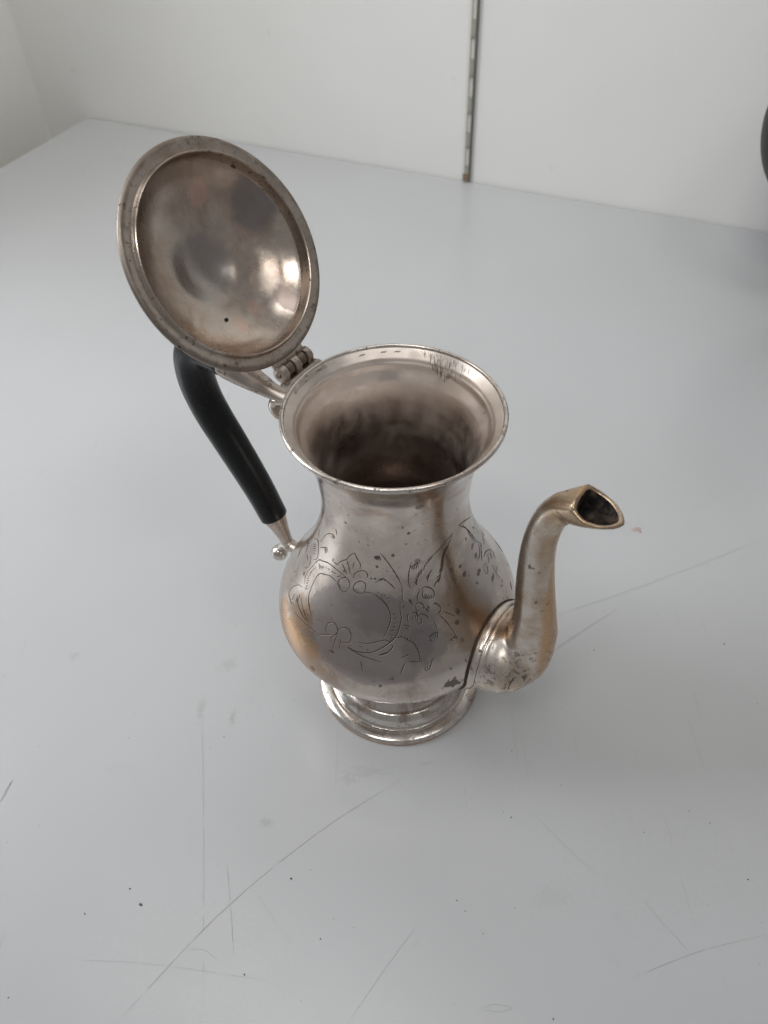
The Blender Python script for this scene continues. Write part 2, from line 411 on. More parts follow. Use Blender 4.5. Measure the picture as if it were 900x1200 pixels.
(0.8,[(-80.7,99.1),(-79.6,98.7)]),
(0.8,[(-80.7,98.2),(-79.6,97.7)]),
(0.8,[(-80.8,97.3),(-79.8,96.7)]),
(1,[(-36.2,152.4),(-27.6,150.5),(-10.8,143.5)]),
(1,[(-36.2,152.4),(-24.8,144.2),(-21.2,137.9),(-15.2,128.5)]),
(1,[(-31.8,150.5),(-26.1,145.5),(-18.8,137.6),(-13.4,129.1),(-6.5,121.6)]),
(1,[(-12.6,137.8),(-7.3,132.9)]),
(1,[(11.9,118.2),(11.2,114.9),(9.1,113.7)]),
(1,[(5.1,120.6),(1.3,118),(-2.9,118.3)]),
(1,[(-12.7,117.2),(-8.1,116.6),(-0.3,111.6),(3.1,106.6),(-0.5,105.1)]),
(1,[(-6.4,114.4),(-9.1,112.2),(-12.1,112.8)]),
(1,[(-0.8,110.7),(-5.1,109.1)]),
(1,[(-19.2,116.2),(-15.2,114.9),(-17.2,111.5),(-20,112),(-20.2,114.6),(-19.2,116.2)]),
(1,[(-9.4,109.1),(-10.8,105.1),(-10.4,100.7)]),
(1,[(20.3,94.6),(14.2,92.5)]),
(1,[(-6.2,92.6),(-9.7,91.1)]),
(1,[(-24.2,142.1),(-19.8,140.3)]),
(1,[(-22.1,139.4),(-18,137.8)]),
(1,[(-20.1,136.6),(-15.9,134.8)]),
(1,[(-18.2,133.9),(-14.3,132.2)]),
(1,[(-11.6,125.9),(-15,122.8),(-20.3,121.8)]),
(1,[(-8.4,122.8),(-13.8,120.6),(-18,118.9)])]
BLOBS = [(-173.2, 116.3, 3.7, 0.7), (-167.3, 110.4, 1.4, 1.0), (-22.0, 131.3, 3.9, 1.2), (-21.7, 125.2, 2.5, 1.6), (-26.4, 118.0, 3.6, 1.5), (-8.0, 104.4, 2.7, 0.4), (-11.3, 99.1, 1.9, 0.3), (-41.6, 130.5, 1.2, 1.0), (-40.6, 124.8, 1.7, 0.9), (-27.9, 139.6, 1.6, 1.2), (-17.0, 93.7, 0.8, 0.4), (-16.6, 106.6, 3.5, 1.2), (-53.7, 111.5, 1.9, 1.3), (-56.1, 107.2, 1.9, 1.4), (-66.9, 90.1, 0.6, 0.6), (-93.6, 150.2, 1.5, 1.2), (-82.0, 164.0, 1.5, 1.0), (-105.3, 142.7, 1.1, 0.6), (-84.0, 157.0, 1.0, 0.6), (-105.3, 142.7, 1.2, 0.8), (-105.4, 148.3, 1.9, 1.2), (-39.9, 125.1, 2.1, 1.5), (-41.6, 130.5, 1.7, 0.8)]
m, nt, b = mat('black_handle_resin'); N = NT(nt)
nt.links.new(N.mix(N.ramp(N.noise(500, 3, .6), .62, .7), (.006, .0065, .007), (.02, .02, .02)), b.inputs['Base Color'])
nt.links.new(N.ramp(N.noise(60, 4, .6), .3, .7, .24, .42), b.inputs['Roughness']); b.inputs['Specular IOR Level'].default_value = .28
bp = N.n('ShaderNodeBump'); bp.inputs['Strength'].default_value = .25; bp.inputs['Distance'].default_value = .0005; N.l(N.noise(320, 5, .65), bp.inputs['Height']); N.l(bp.outputs[0], b.inputs['Normal']); BLACK = m
m, nt, b = mat('groove_and_seam_shadow'); b.inputs['Base Color'].default_value = (.085, .062, .048, 1); b.inputs['Metallic'].default_value = .7; b.inputs['Roughness'].default_value = .55; GROOVE_AND_SHADOW = m
m, nt, b = mat('tarnish_stain'); b.inputs['Base Color'].default_value = (.20, .155, .125, 1); b.inputs['Metallic'].default_value = 1; b.inputs['Roughness'].default_value = .38; STAIN = m
m, nt, b = mat('spout_throat_dark'); N = NT(nt)
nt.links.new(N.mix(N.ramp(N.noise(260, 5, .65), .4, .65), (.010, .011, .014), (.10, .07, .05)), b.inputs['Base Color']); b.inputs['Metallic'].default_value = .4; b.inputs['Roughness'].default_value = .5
THROAT = m  # near-black with brown mottling
INSIDE = silver('silver_plate_inside', base=(.72, .645, .59), warm=(.70, .62, .56), rough=.38, warm_amt=(.4, .8), spots=.80, fine=(.7, .9), bump=.03, blobs=[((0, 0, .060), (.2, .2, .068), (.26, .185, .15), .42, .8, .10, 45, .14)])  # brown blob puts the shade of the deep interior into the colour
def rim_dark(N):
    return N.m('MULTIPLY', N.ramp(N.noise(240, 6, .75, .3), .56, .66), .55)
RIM = silver('silver_plate_rim', rough=.24, spots=.6, fine=(.4, .55), extra_dark=rim_dark)
LIDRIM = silver('silver_plate_lid_rim', base=(.50, .435, .38), warm=(.36, .28, .225), rough=.30, spots=.6, fine=(.4, .55), extra_dark=lambda N: N.m('MAXIMUM', N.m('MULTIPLY', N.ramp(N.noise(230, 6, .75, .3), .54, .68), .5), N.m('MULTIPLY', N.ramp(N.sph((0, 0, 0), (.0460, .0460, 1), .97, 1.03, .06, 160), 0., 1., 1., 0.), .55)))
LIDIN = silver('silver_plate_lid_inside', base=(.56, .485, .425), warm=(.40, .31, .25), rough=.25, warm_amt=(.35, .7), spots=.70, fine=(.5, .8), bump=.4, blobs=[
    ((.0, .002, .02), (.0135, .0135, .010), (.33, .31, .30), .26, .7, .5, 130, .5),
    ((.0119, -.0335, .006), (.010, .0075, .02), (.24, .225, .22), .34, .75, .5, 130, .6),
    ((-.0300, -.0225, .004), (.0075, .0042, .02), (.20, .15, .14), .36, .7, .6, 200, .4),
    ((.0263, -.0132, .0102), (.004, .004, .02), (.62, .42, .34), .28, .8, .9, 260, .6),
    ((-.0249, -.009, .0117), (.003, .003, .02), (.66, .48, .40), .28, .7, .9, 260, .6),
    ((-.0268, .0025, .0115), (.0035, .003, .02), (.66, .48, .40), .28, .7, .9, 260, .6)])
FOOT = silver('silver_plate_foot', base=(.70, .66, .62), warm=(.42, .35, .30), rough=.17, warm_amt=(.48, .66), spots=.63, fine=(.45, .6), bump=.4, blobs=[((0, 0, 0), (1, 1, .0016), COPPER, .3, .7, .5, 150, .6)], extra_dark=lambda N: N.m('MULTIPLY', N.ramp(N.noise(125, 6, .72, .6), .54, .64), .5))

AZ = R(-35.5); O = Vector((math.cos(AZ), math.sin(AZ), 0)); T = Vector((-math.sin(AZ), math.cos(AZ), 0)); UP = Vector((0, 0, 1))

# ------------------------------------------------------------------ coffee pot
pot = setp(empty('coffee_pot'), 'tarnished silver coffee pot, lid open, black handle, standing on the white table', 'coffee pot')
BP = [(.0205, .0285), (.0240, .0320), (.0292, .0368), (.0378, .045), (.0479, .055), (.0575, .065), (.0616, .072), (.0626, .079), (.0597, .09), (.0517, .102), (.0452, .114), (.0401, .126), (.0364, .138), (.0344, .15), (.0341, .158),
      (.0346, .166), (.0356, .1745), (.0371, .1825), (.0394, .1895), (.0422, .1950), (.0443, .1985)]
prof = [(p.x, p.y) for p in cr([(a, b_, 0) for a, b_ in BP], 7)]
def body_r(z):
    for (r0, z0), (r1, z1) in zip(prof, prof[1:]):
        if z0 <= z <= z1: return r0 + (r1 - r0) * (z - z0) / max(z1 - z0, 1e-9)
    return prof[0][0] if z < prof[0][1] else prof[-1][0]
bm = bmesh.new(); lathe(bm, prof, 160); build('body', bm, BODY, pot)
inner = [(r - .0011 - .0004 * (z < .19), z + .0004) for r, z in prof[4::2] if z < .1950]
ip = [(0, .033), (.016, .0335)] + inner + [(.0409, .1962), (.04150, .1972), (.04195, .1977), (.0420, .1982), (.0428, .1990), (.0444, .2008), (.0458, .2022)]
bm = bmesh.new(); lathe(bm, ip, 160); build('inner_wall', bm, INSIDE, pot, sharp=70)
rp = [(.0441, .1983), (.0452, .1989), (.0459, .1996), (.0461, .2001), (.0458, .2006), (.0464, .2008), (.0472, .2012), (.0477, .2020), (.0477, .2028), (.0472, .2034), (.0465, .2036), (.0460, .2033), (.0457, .2023)]
bm = bmesh.new(); lathe(bm, rp, 160); build('rim', bm, RIM, pot)
fp = [(.0440, .0002), (.0468, .0), (.0475, .0004), (.0476, .0014), (.0470, .0026), (.0455, .0034), (.0430, .0041), (.0412, .0046), (.0406, .0044), (.0402, .0046), (.0399, .0056), (.0394, .0085), (.0380, .0112), (.0362, .0130), (.0346, .0138), (.0340, .0136), (.0336, .0140), (.0328, .0155), (.0300, .0185), (.0262, .0215), (.0228, .0244), (.0210, .0268), (.0205, .0285), (.0212, .0296), (.0230, .0304)]
bm = bmesh.new(); lathe(bm, fp, 160); build('foot', bm, FOOT, pot, sharp=60)

# engraving: ribbons laid into the surface of the body
def surf(th, z, off): 
    r = body_r(z) + off; return Vector((r * math.cos(th), r * math.sin(th), z))
def ribbon(bm, pts, w, off=.00006):
    P = cr([(a, b_, 0) for a, b_ in pts], 5) if len(pts) > 2 else [Vector((pts[0][0] + (pts[1][0] - pts[0][0]) * k / 4, pts[0][1] + (pts[1][1] - pts[0][1]) * k / 4, 0)) for k in range(5)]
    L = []
    for i, p in enumerate(P):
        q = surf(R(p.x), p.y / 1000, off)
        a = surf(R(P[max(i - 1, 0)].x), P[max(i - 1, 0)].y / 1000, off); c = surf(R(P[min(i + 1, len(P) - 1)].x), P[min(i + 1, len(P) - 1)].y / 1000, off)
        n = (surf(R(p.x), p.y / 1000, .01) - surf(R(p.x), p.y / 1000, 0)).normalized()
        s = (c - a).normalized().cross(n); e = min(i, len(P) - 1 - i) / (len(P) - 1)
        k = w * (.45 + .55 * min(1, e * 4)) * random.uniform(.7, 1.15)
        L.append((bm.verts.new(q - s * k), bm.verts.new(q + s * k)))
    for a, c in zip(L, L[1:]): bm.faces.new((a[0], a[1], c[1], c[0]))
bm = bmesh.new()
for w, st in ENGR: ribbon(bm, st, .00026 * w)
setp(build('engraving', bm, GROOVE_AND_SHADOW, pot), kind='stuff')
m, nt, b = mat('groove_glint'); b.inputs['Base Color'].default_value = (.80, .76, .71, 1); b.inputs['Metallic'].default_value = 1; b.inputs['Roughness'].default_value = .3; GLINT = m
bm = bmesh.new()
for w, st in ENGR: ribbon(bm, [(a + .42, z - .2) for a, z in st], .00011 * w, .00003)
setp(build('engraving_glint', bm, GLINT, pot), kind='stuff')  # bright ribbon along one side of each stroke, a painted glint
bm = bmesh.new()
for th, z, da, dz in BLOBS:
    n = 14; ph = random.random() * 9
    c = bm.verts.new(surf(R(th), z / 1000, .00004)); ring = []
    for i in range(n):
        a = 2 * math.pi * i / n; k = random.uniform(.6, 1.1)
        ring.append(bm.verts.new(surf(R(th + da * k * math.cos(a)), (z + dz * k * math.sin(a)) / 1000, .00004)))
    for i in range(n): bm.faces.new((c, ring[i], ring[(i + 1) % n]))
setp(build('tarnish_spots', bm, STAIN, pot), kind='stuff')

# ------------------------------------------------------------------ spout
SP = [(.0764, .1047, .0115, .0118), (.0755, .1208, .0095, .0098), (.0735, .1382, .0085, .0085), (.0722, .1556, .0076, .0074), (.0727, .1700, .0070, .0066), (.0752, .1820, .0066, .0062), (.0795, .1895, .0066, .0066)]
rg = tube_plane(SP, O, T, 7, 40)
# root of the spout follows the curve of the belly (saddle-shaped seam)
axd = O * math.cos(R(20)) + UP * math.sin(R(20)); nrm = UP * math.cos(R(20)) - O * math.sin(R(20))
RC = O * body_r(.0775) + UP * .0775; RA, RB = .0220, .0260
def saddle(off, sc, n_):
    out = []
    for k in range(n_):
        a = 2 * math.pi * k / n_; p = RC + nrm * RA * sc * math.cos(a) + T * RB * sc * math.sin(a)
        q0 = RC + nrm * RA * math.cos(a) + T * RB * math.sin(a); s_ = .012
        while s_ > -.05:
            q = q0 + axd * s_
            if math.hypot(q.x, q.y) < body_r(q.z): break
            s_ -= .0002
        out.append(p + axd * (s_ + off))
    return out
root0 = saddle(.0050, .955, 40); root1 = saddle(.0064, .93, 40)
tt = (O * -.03 + UP).normalized(); ends = rg[0]; blend = []
for j in range(1, 14):
    f = j / 14; g = 1 - f; row = []
    for k in range(40):
        w = (1 - math.cos(2 * math.pi * k / 40)) / 2
        p0, p3 = root1[k], ends[k]; p1 = p0 + axd * (.004 + .043 * w); p2 = p3 - tt * (.004 + .030 * w)
        row.append(p0 * g ** 3 + p1 * 3 * g * g * f + p2 * 3 * g * f * f + p3 * f ** 3)
    blend.append(row)
rg = [root0, root1] + blend + rg
# collar: rolled bead where the spout meets the body
mouth_pts = []
def pl(r, t, z): return O * r + T * t + UP * z
seg = 40
# ring parameter k: cos>0 = inner (upper/back) side, cos<0 = lower side, sin -> lateral
MK = [(0, .0838, .0, .2005), (3, .0838, .0048, .2000), (6, .0845, .0083, .1982), (10, .0900, .0098, .1955), (14, .0965, .0080, .1945), (17, .1010, .0045, .1938), (20, .1036, .0, .1935)]
def mouth(k):
    kk = min(k, seg - k); s = 1 if k <= seg / 2 else -1
    for (a, r0, t0, z0), (b_, r1, t1, z1) in zip(MK, MK[1:]):
        if a <= kk <= b_:
            f = (kk - a) / (b_ - a); return Vector((r0 + (r1 - r0) * f, s * (t0 + (t1 - t0) * f), z0 + (z1 - z0) * f))
M_ = [mouth(k) for k in range(seg)]
M_ = [(M_[k - 1] + M_[k] * 2 + M_[(k + 1) % seg]) / 4 for k in range(seg)]
last = rg[-1]
MO = [pl(*v) for v in M_]
def mixr(f, bulge):
    out = []
    for k in range(seg):
        p = last[k].lerp(MO[k], f); c = -math.cos(2 * math.pi * k / seg)
        out.append(p - UP * (max(c, 0) * bulge) + T * math.sin(2 * math.pi * k / seg) * bulge * .2)
    return out
cen = sum(MO, Vector()) / seg
rg += [mixr(.25, .0007), mixr(.5, .0011), mixr(.75, .0008), mixr(.93, .0003), MO]
bm = bmesh.new(); rows = rings_mesh(bm, rg, True, False)
lip = [p.lerp(cen, .09) + UP * .0006 for p in MO]; lip2 = [p.lerp(cen, .20) - UP * .0002 for p in MO]
rr = [rows[-1]] + [[bm.verts.new(p) for p in q] for q in (lip, lip2)]
for a, c in zip(rr, rr[1:]):
    for i in range(seg): bm.faces.new((a[i], a[(i + 1) % seg], c[(i + 1) % seg], c[i]))
spout = build('spout', bm, SPOUT, pot)
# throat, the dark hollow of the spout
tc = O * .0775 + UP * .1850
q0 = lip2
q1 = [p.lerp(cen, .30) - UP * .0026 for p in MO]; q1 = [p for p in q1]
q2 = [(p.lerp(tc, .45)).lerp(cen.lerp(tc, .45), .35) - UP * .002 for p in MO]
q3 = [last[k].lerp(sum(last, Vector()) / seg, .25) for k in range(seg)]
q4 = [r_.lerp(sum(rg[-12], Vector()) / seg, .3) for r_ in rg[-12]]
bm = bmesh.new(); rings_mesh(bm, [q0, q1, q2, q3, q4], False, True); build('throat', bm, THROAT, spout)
cr_ = [saddle(o_, s_, 56) for o_, s_ in ((-.0012, .985), (.0000, 1.015), (.0006, 1.025), (.0022, 1.020), (.0034, 1.005), (.0040, .985), (.0043, .972), (.0047, .977), (.0056, .972), (.0063, .958), (.0068, .93))]
seam_o = saddle(.0002, 1.025, 56); c0_ = sum(seam_o, Vector()) / 56
bm = bmesh.new(); rings_mesh(bm, cr_, False, False); build('collar', bm, SPOUT, spout)
def wire(bm, loop, rad, cc):
    n_ = len(loop); rows_ = []
    for i, p in enumerate(loop):
        tg = (loop[(i + 1) % n_] - loop[i - 1]).normalized(); ou = (p - cc).normalized(); bi = tg.cross(ou).normalized()
        rows_.append([bm.verts.new(p + ou * rad * math.cos(j * math.pi / 3) + bi * rad * math.sin(j * math.pi / 3)) for j in range(6)])
    for i in range(n_):
        for j in range(6): bm.faces.new((rows_[i][j], rows_[i][(j + 1) % 6], rows_[(i + 1) % n_][(j + 1) % 6], rows_[(i + 1) % n_][j]))
bm = bmesh.new(); wire(bm, seam_o, .0006, c0_)
gr = cr_[6]; build('collar_groove', (lambda q: (wire(q, gr, .0002, sum(gr, Vector()) / len(gr)), q)[1])(bmesh.new()), GROOVE_AND_SHADOW, spout)
build('seam_shadow', bm, GROOVE_AND_SHADOW, spout)  # dark ring paints the contact shadow where spout meets belly

# brushed scrape inside the rim, opposite the camera
inz = sorted([(z, r) for r, z in ip if z > .1])
def inner_r(z):
    for (z0, r0), (z1, r1) in zip(inz, inz[1:]):
        if z0 <= z <= z1: return r0 + (r1 - r0) * (z - z0) / max(z1 - z0, 1e-9)
    return .0446
def scrape(bm, th, z0, z1, w, sl):
    prev = None
    for k in range(7):
        f = k / 6; z = z0 + (z1 - z0) * f; a = R(th + sl * f); r = inner_r(z) - .00006; p = Vector((r * math.cos(a), r * math.sin(a), z)); s_ = Vector((-math.sin(a), math.cos(a), 0)) * w * (math.sin(math.pi * (f * .9 + .05)))
        cur = (bm.verts.new(p - s_), bm.verts.new(p + s_))
        if prev: bm.faces.new((prev[0], prev[1], cur[1], cur[0]))
        prev = cur
m, nt, b = mat('scraped_metal'); b.inputs['Base Color'].default_value = (.27, .21, .17, 1); b.inputs['Metallic'].default_value = .8; b.inputs['Roughness'].default_value = .5; SCRAPE = m
m, nt, b = mat('bright_scraped_metal'); b.inputs['Base Color'].default_value = (.82, .77, .70, 1); b.inputs['Metallic'].default_value = 1; b.inputs['Roughness'].default_value = .4; SCRAPEB = m
bm = bmesh.new(); bm3 = bmesh.new()
for i in range(190):
    th = random.gauss(57, 7.5)
    if not 40 < th < 76: continue
    lowz = .1915 + .009 * abs(th - 54) / 22
    z1 = random.uniform(lowz, .2010); z0 = min(.2018, z1 + random.uniform(.0012, .0035))
    scrape(bm if i % 5 < 3 else bm3, th, z0, z1, random.uniform(.00007, .00017), random.uniform(-2.2, -.4))
for th in (84, 92, 105):        # short dark dashes on the lip
    for j in range(3): scrape(bm, th + j * 1.1, .2012, .2006, .0005, 1.5)
setp(build('scrape_marks', bm, SCRAPE, pot), kind='stuff'); setp(build('bright_scrape_marks', bm3, SCRAPEB, pot), kind='stuff')

# ------------------------------------------------------------------ handle
H = -O
def HP(r, z, t=0): return H * r + T * t + UP * z
handle = setp(empty('handle')); handle.parent = pot
hn = [(.0965, .1915, .0085, .0080), (.1045, .1932, .0092, .0086), (.1125, .1925, .0097, .0092), (.1178, .1870, .0098, .0094), (.1200, .1780, .0097, .0094), (.1197, .1680, .0096, .0093), (.1170, .1580, .0095, .0092), (.1124, .1480, .0094, .0091), (.1061, .1372, .0092, .0089), (.0970, .1212, .0088, .0085), (.0895, .1069, .0084, .0081), (.0826, .0910, .0079, .0077)]
rh = tube_plane(hn, H, T, 6, 40)
def capped(rings, e=.0006):
    def shrink(r, s, d): 
        c = sum(r, Vector()) / len(r); return [c + (p - c) * s + d for p in r]
    c0 = sum(rings[0], Vector()) / len(rings[0]); c1 = sum(rings[1], Vector()) / len(rings[1]); d0 = (c0 - c1).normalized()
    c2 = sum(rings[-1], Vector()) / len(rings[-1]); c3 = sum(rings[-2], Vector()) / len(rings[-2]); d1 = (c2 - c3).normalized()
    return [shrink(rings[0], .92, d0 * e), shrink(rings[0], .98, d0 * e * .5)] + rings + [shrink(rings[-1], .98, d1 * e * .5), shrink(rings[-1], .92, d1 * e)]
bm = bmesh.new(); rings_mesh(bm, capped(rh)); build('grip', bm, BLACK, handle)
fe = [(.0829, .0916, .0070, .0068), (.0822, .0900, .0068, .0066), (.0800, .0850, .0054, .0053), (.0778, .0795, .0042, .0041), (.0762, .0750, .0036, .0036), (.0748, .0715, .0034, .0034)]
bm = bmesh.new(); rings_mesh(bm, tube_plane(fe, H, T, 5, 28)); build('lower_ferrule', bm, PLAIN, handle)
sc = [(.0570, .0705, .0036, .0040), (.0640, .0712, .0036, .0040), (.0690, .0712, .0034, .0036), (.0745, .0705, .0034, .0034), (.0790, .0680, .0024, .0024), (.0815, .0640, .0022, .0022), (.0828, .0610, .0022, .0022)]
bm = bmesh.new(); rings_mesh(bm, tube_plane(sc, H, T, 5, 24)); build('lower_scroll', bm, PLAIN, handle)
bm = bmesh.new(); bmesh.ops.create_uvsphere(bm, u_segments=32, v_segments=20, radius=.0049, matrix=Matrix.Translation(HP(.0835, .0585))); build('ball', bm, PLAIN, handle)
bm = bmesh.new(); bmesh.ops.create_uvsphere(bm, u_segments=32, v_segments=20, radius=.0040, matrix=Matrix.Translation(HP(.0740, .0712))); build('ball', bm, PLAIN, handle)
us = [(.0985, .1915, .0074, .0074), (.0960, .1912, .0076, .0076), (.0925, .1900, .0072, .0078), (.0850, .1880, .0058, .0070), (.0760, .1860, .0044, .0056), (.0670, .1845, .0034, .0042), (.0560, .1850, .0030, .0036), (.0470, .1868, .0030, .0036), (.0412, .1872, .0028, .0034)]
bm = bmesh.new(); rings_mesh(bm, tube_plane(us, H, T, 6, 28)); build('upper_socket', bm, DARKP, handle)
us = [(.0560, .1840, .0022, .0030), (.0610, .1822, .0024, .0032), (.0660, .1800, .0030, .0036), (.0672, .1765, .0036, .0040), (.0650, .1735, .0036, .0040), (.0622, .1735, .0026, .0034)]
bm = bmesh.new(); rings_mesh(bm, tube_plane(us, H, T, 6, 24)); build('upper_scroll', bm, SPOUT, handle)

# ------------------------------------------------------------------ hinge
hinge = empty('hinge'); hinge.parent = pot
HR, HZ = .0528, .2058                      # hinge axis
hl = .0100
def hbox(bm, r0, r1, t0, t1, z0, z1, bev=.0004): box(bm, (r0, t0, z0), (r1, t1, z1), Matrix(((H.x, T.x, 0, 0), (H.y, T.y, 0, 0), (0, 0, 1, 0), (0, 0, 0, 1))), bev)
def cyl(bm, r, z, rad, t0, t1, seg=24, hole=0):
    prof_ = [(0, t0), (rad * .85, t0), (rad, t0 + .0003), (rad, t1 - .0003), (rad * .85, t1), (0, t1)]
    M = Matrix((( H.x, 0, T.x, H.x * r), (H.y, 0, T.y, H.y * r), (0, 1, 0, z), (0, 0, 0, 1)))
    lathe(bm, prof_, seg, M)
bm = bmesh.new()
P2 = [(.0440, .2012), (.0480, .2040), (.0505, .2036), (.0528, .2025), (.0528, .2010), (.0480, .2008)]
nW = 12; rws = []
for i in range(nW + 1):
    t = -.0112 + .0224 * i / nW
    e = abs(t) / .0112; cut = .0012 * max(0, e - .7) / .3
    rws.append([HP(r - cut, z, t) for r, z in P2])
rings_mesh(bm, rws); build('rim_leaf', bm, DARKP, hinge, sharp=40)
kn = [(-.0100, -.0062), (-.0059, -.0021), (-.0018, .0022), (.0025, .0063), (.0066, .0102)]
for i, (a, b_) in enumerate(kn):
    bm = bmesh.new(); cyl(bm, HR, HZ, .0036 if i % 2 == 0 else .0031, a, b_)
    if i % 2 == 0: hbox(bm, .0495, .0528, a + .0001, b_ - .0001, .2026, .2046, .0002)
    o = build('knuckle', bm, DARKP if i % 2 == 0 else STAIN, hinge, sharp=40)
bm = bmesh.new(); cyl(bm, HR, HZ, .0013, -.0108, .0110); build('pin', bm, STAIN, hinge, sharp=40)

# ------------------------------------------------------------------ lid, swung open about the hinge
ANG = R(122.8)
h0 = HP(HR, HZ)
dc = (-H) * math.cos(ANG) + UP * math.sin(ANG)     # hinge -> lid centre
nz = UP * math.cos(ANG) + H * math.sin(ANG)        # outer side of the lid
LR = .0480
LC = h0 + dc * (LR + .0042)
lid = empty('lid'); lid.parent = pot
ML = Matrix(((dc.x, -T.x, nz.x, LC.x), (dc.y, -T.y, nz.y, LC.y), (dc.z, -T.z, nz.z, LC.z), (0, 0, 0, 1)))
lid.matrix_local = ML
under = [(0, .0222), (.0040, .0219), (.0080, .0210), (.0120, .0196), (.0160, .0181), (.0195, .0172), (.0225, .0164), (.0265, .0151), (.0305, .0132), (.0345, .0106), (.0375, .0078), (.0396, .0056), (.0405, .0044)]
under = [(p.x, p.y) for p in cr([(a, b_, 0) for a, b_ in under], 4)]
bez = [(.0405, .0044), (.0408, .0040), (.0410, -.0010), (.0412, -.0017), (.0416, -.0020), (.0420, -.0017), (.0423, -.0008), (.0428, -.0002), (.0445, -.0003), (.0462, -.0008), (.0474, -.0007), (.0480, -.0001), (.0481, .0008), (.0476, .0014)]
outer = [(.0476, .0014), (.0452, .0020), (.0434, .0034), (.0424, .0060), (.0402, .0084), (.0372, .0108), (.0325, .0140), (.0285, .0160), (.0240, .0176), (.0222, .0182), (.0205, .0185), (.0180, .0192), (.0145, .0206), (.0110, .0218), (.0075, .0232), (.0035, .0242), (0, .0244)]
bm = bmesh.new(); lathe(bm, under, 144); build('bowl_inside', bm, LIDIN, lid)
bm = bmesh.new(); lathe(bm, bez, 144); build('lid_rim', bm, LIDRIM, lid, sharp=50)
bm = bmesh.new(); lathe(bm, outer, 144); build('dome', bm, PLAIN, lid, sharp=50)
fin = [(0, .0380), (.0030, .0376), (.0052, .0356), (.0056, .0335), (.0045, .0312), (.0026, .0298), (.0022, .0280), (.0032, .0262), (.0050, .0248), (.0050, .0236)]
bm = bmesh.new(); lathe(bm, [(p.x, p.y) for p in cr([(a, b_, 0) for a, b_ in fin], 4)], 40); build('finial', bm, BLACK, lid)
# leaf that carries the lid on the hinge
bm = bmesh.new(); box(bm, (-.0520, -.0095, -.0004), (-.0455, .0095, .0022), Matrix(), .0005); build('lid_leaf', bm, DARKP, lid, sharp=40)
def under_z(r):
    for (r0, z0), (r1, z1) in zip(under, under[1:]):
        if r0 <= r <= r1: return z0 + (z1 - z0) * (r - r0) / (r1 - r0)
bm = bmesh.new(); hx, hy = -.0225, .0068; ring = []
c = bm.verts.new((hx, hy, under_z(math.hypot(hx, hy)) - .0002))
for i in range(16):
    a = 2 * math.pi * i / 16; x, y = hx + .00085 * math.cos(a), hy + .0011 * math.sin(a); ring.append(bm.verts.new((x, y, under_z(math.hypot(x, y)) - .00018)))
for i in range(16): bm.faces.new((c, ring[i], ring[(i + 1) % 16]))
build('vent_hole', bm, BLACK, lid)

# ------------------------------------------------------------------ setting
m, nt, b = mat('white_laminate'); N = NT(nt)
c0 = N.mix(N.ramp(N.noise(5, 2, .4), .25, .75), (.51, .517, .53), (.485, .49, .50))
c0 = N.mix(N.m('MULTIPLY', N.ramp(N.noise(420, 3, .5), .74, .80), .5), c0, (.25, .24, .23))
sct = N.m('MULTIPLY', N.ramp(N.noise(46, 3, .5, 0, None, (7, .25, 1)), .66, .72), N.ramp(N.noise(9, 2, .5), .5, .62))
c0 = N.mix(N.m('MULTIPLY', sct, .22), c0, (.36, .35, .34))
for (cx_, cy_), (rx_, ry_), st_ in (((-.1035, .010), (.006, .005), .30), ((-.1165, -.019), (.003, .008), .35), ((-.0975, -.026), (.0022, .0055), .5), ((-.087, -.010), (.012, .02), .08), ((-.0732, -.0882), (.0045, .003), .4), ((-.02, -.062), (.014, .004), .22), ((-.03, -.066), (.006, .003), .25),
        ((.03, -.07), (.03, .02), .08), ((-.1, -.15), (.05, .03), .08), ((.12, -.12), (.05, .03), .08), ((-.2, .02), (.004, .003), .3), ((.07, -.13), (.012, .006), .10), ((.16, .11), (.03, .01), .06)):
    c0 = N.mix(N.m('MULTIPLY', N.sph((cx_, cy_, 0), (rx_, ry_, 1), .1, 1.25, 1.5, 380), st_ * .75), c0, (.26, .25, .24))
nt.links.new(c0, b.inputs['Base Color']); nt.links.new(N.ramp(N.noise(22, 5, .6), .3, .7, .23, .27), b.inputs['Roughness'])
b.inputs['IOR'].default_value = 1.58
bp = N.n('ShaderNodeBump'); bp.inputs['Strength'].default_value = .03; bp.inputs['Distance'].default_value = .0008; N.l(N.noise(90, 4, .6), bp.inputs['Height']); N.l(bp.outputs[0], b.inputs['Normal'])
TABLE = m
m, nt, b = mat('white_wall_paint'); N = NT(nt)
c0 = N.mix(N.ramp(N.noise(2.6, 4, .5), .35, .7), (.74, .74, .725), (.70, .705, .69))
c0 = N.mix(N.m('MULTIPLY', N.ramp(N.noise(38, 3, .5), .70, .78), .3), c0, (.45, .44, .42))
nt.links.new(c0, b.inputs['Base Color']); b.inputs['Roughness'].default_value = .6
bp = N.n('ShaderNodeBump'); bp.inputs['Strength'].default_value = .1; bp.inputs['Distance'].default_value = .002; N.l(N.noise(120, 4, .6), bp.inputs['Height']); N.l(bp.outputs[0], b.inputs['Normal'])
WALL = m
m, nt, b = mat('cream_wall_paint'); N = NT(nt)
nt.links.new(N.mix(N.noise(3, 4), (.88, .865, .82), (.85, .84, .79)), b.inputs['Base Color']); b.inputs['Roughness'].default_value = .65; CREAM = m
m, nt, b = mat('grey_floor'); N = NT(nt)
nt.links.new(N.mix(N.noise(5, 5), (.30, .28, .25), (.24, .22, .20)), b.inputs['Base Color']); b.inputs['Roughness'].default_value = .5; FLOOR = m

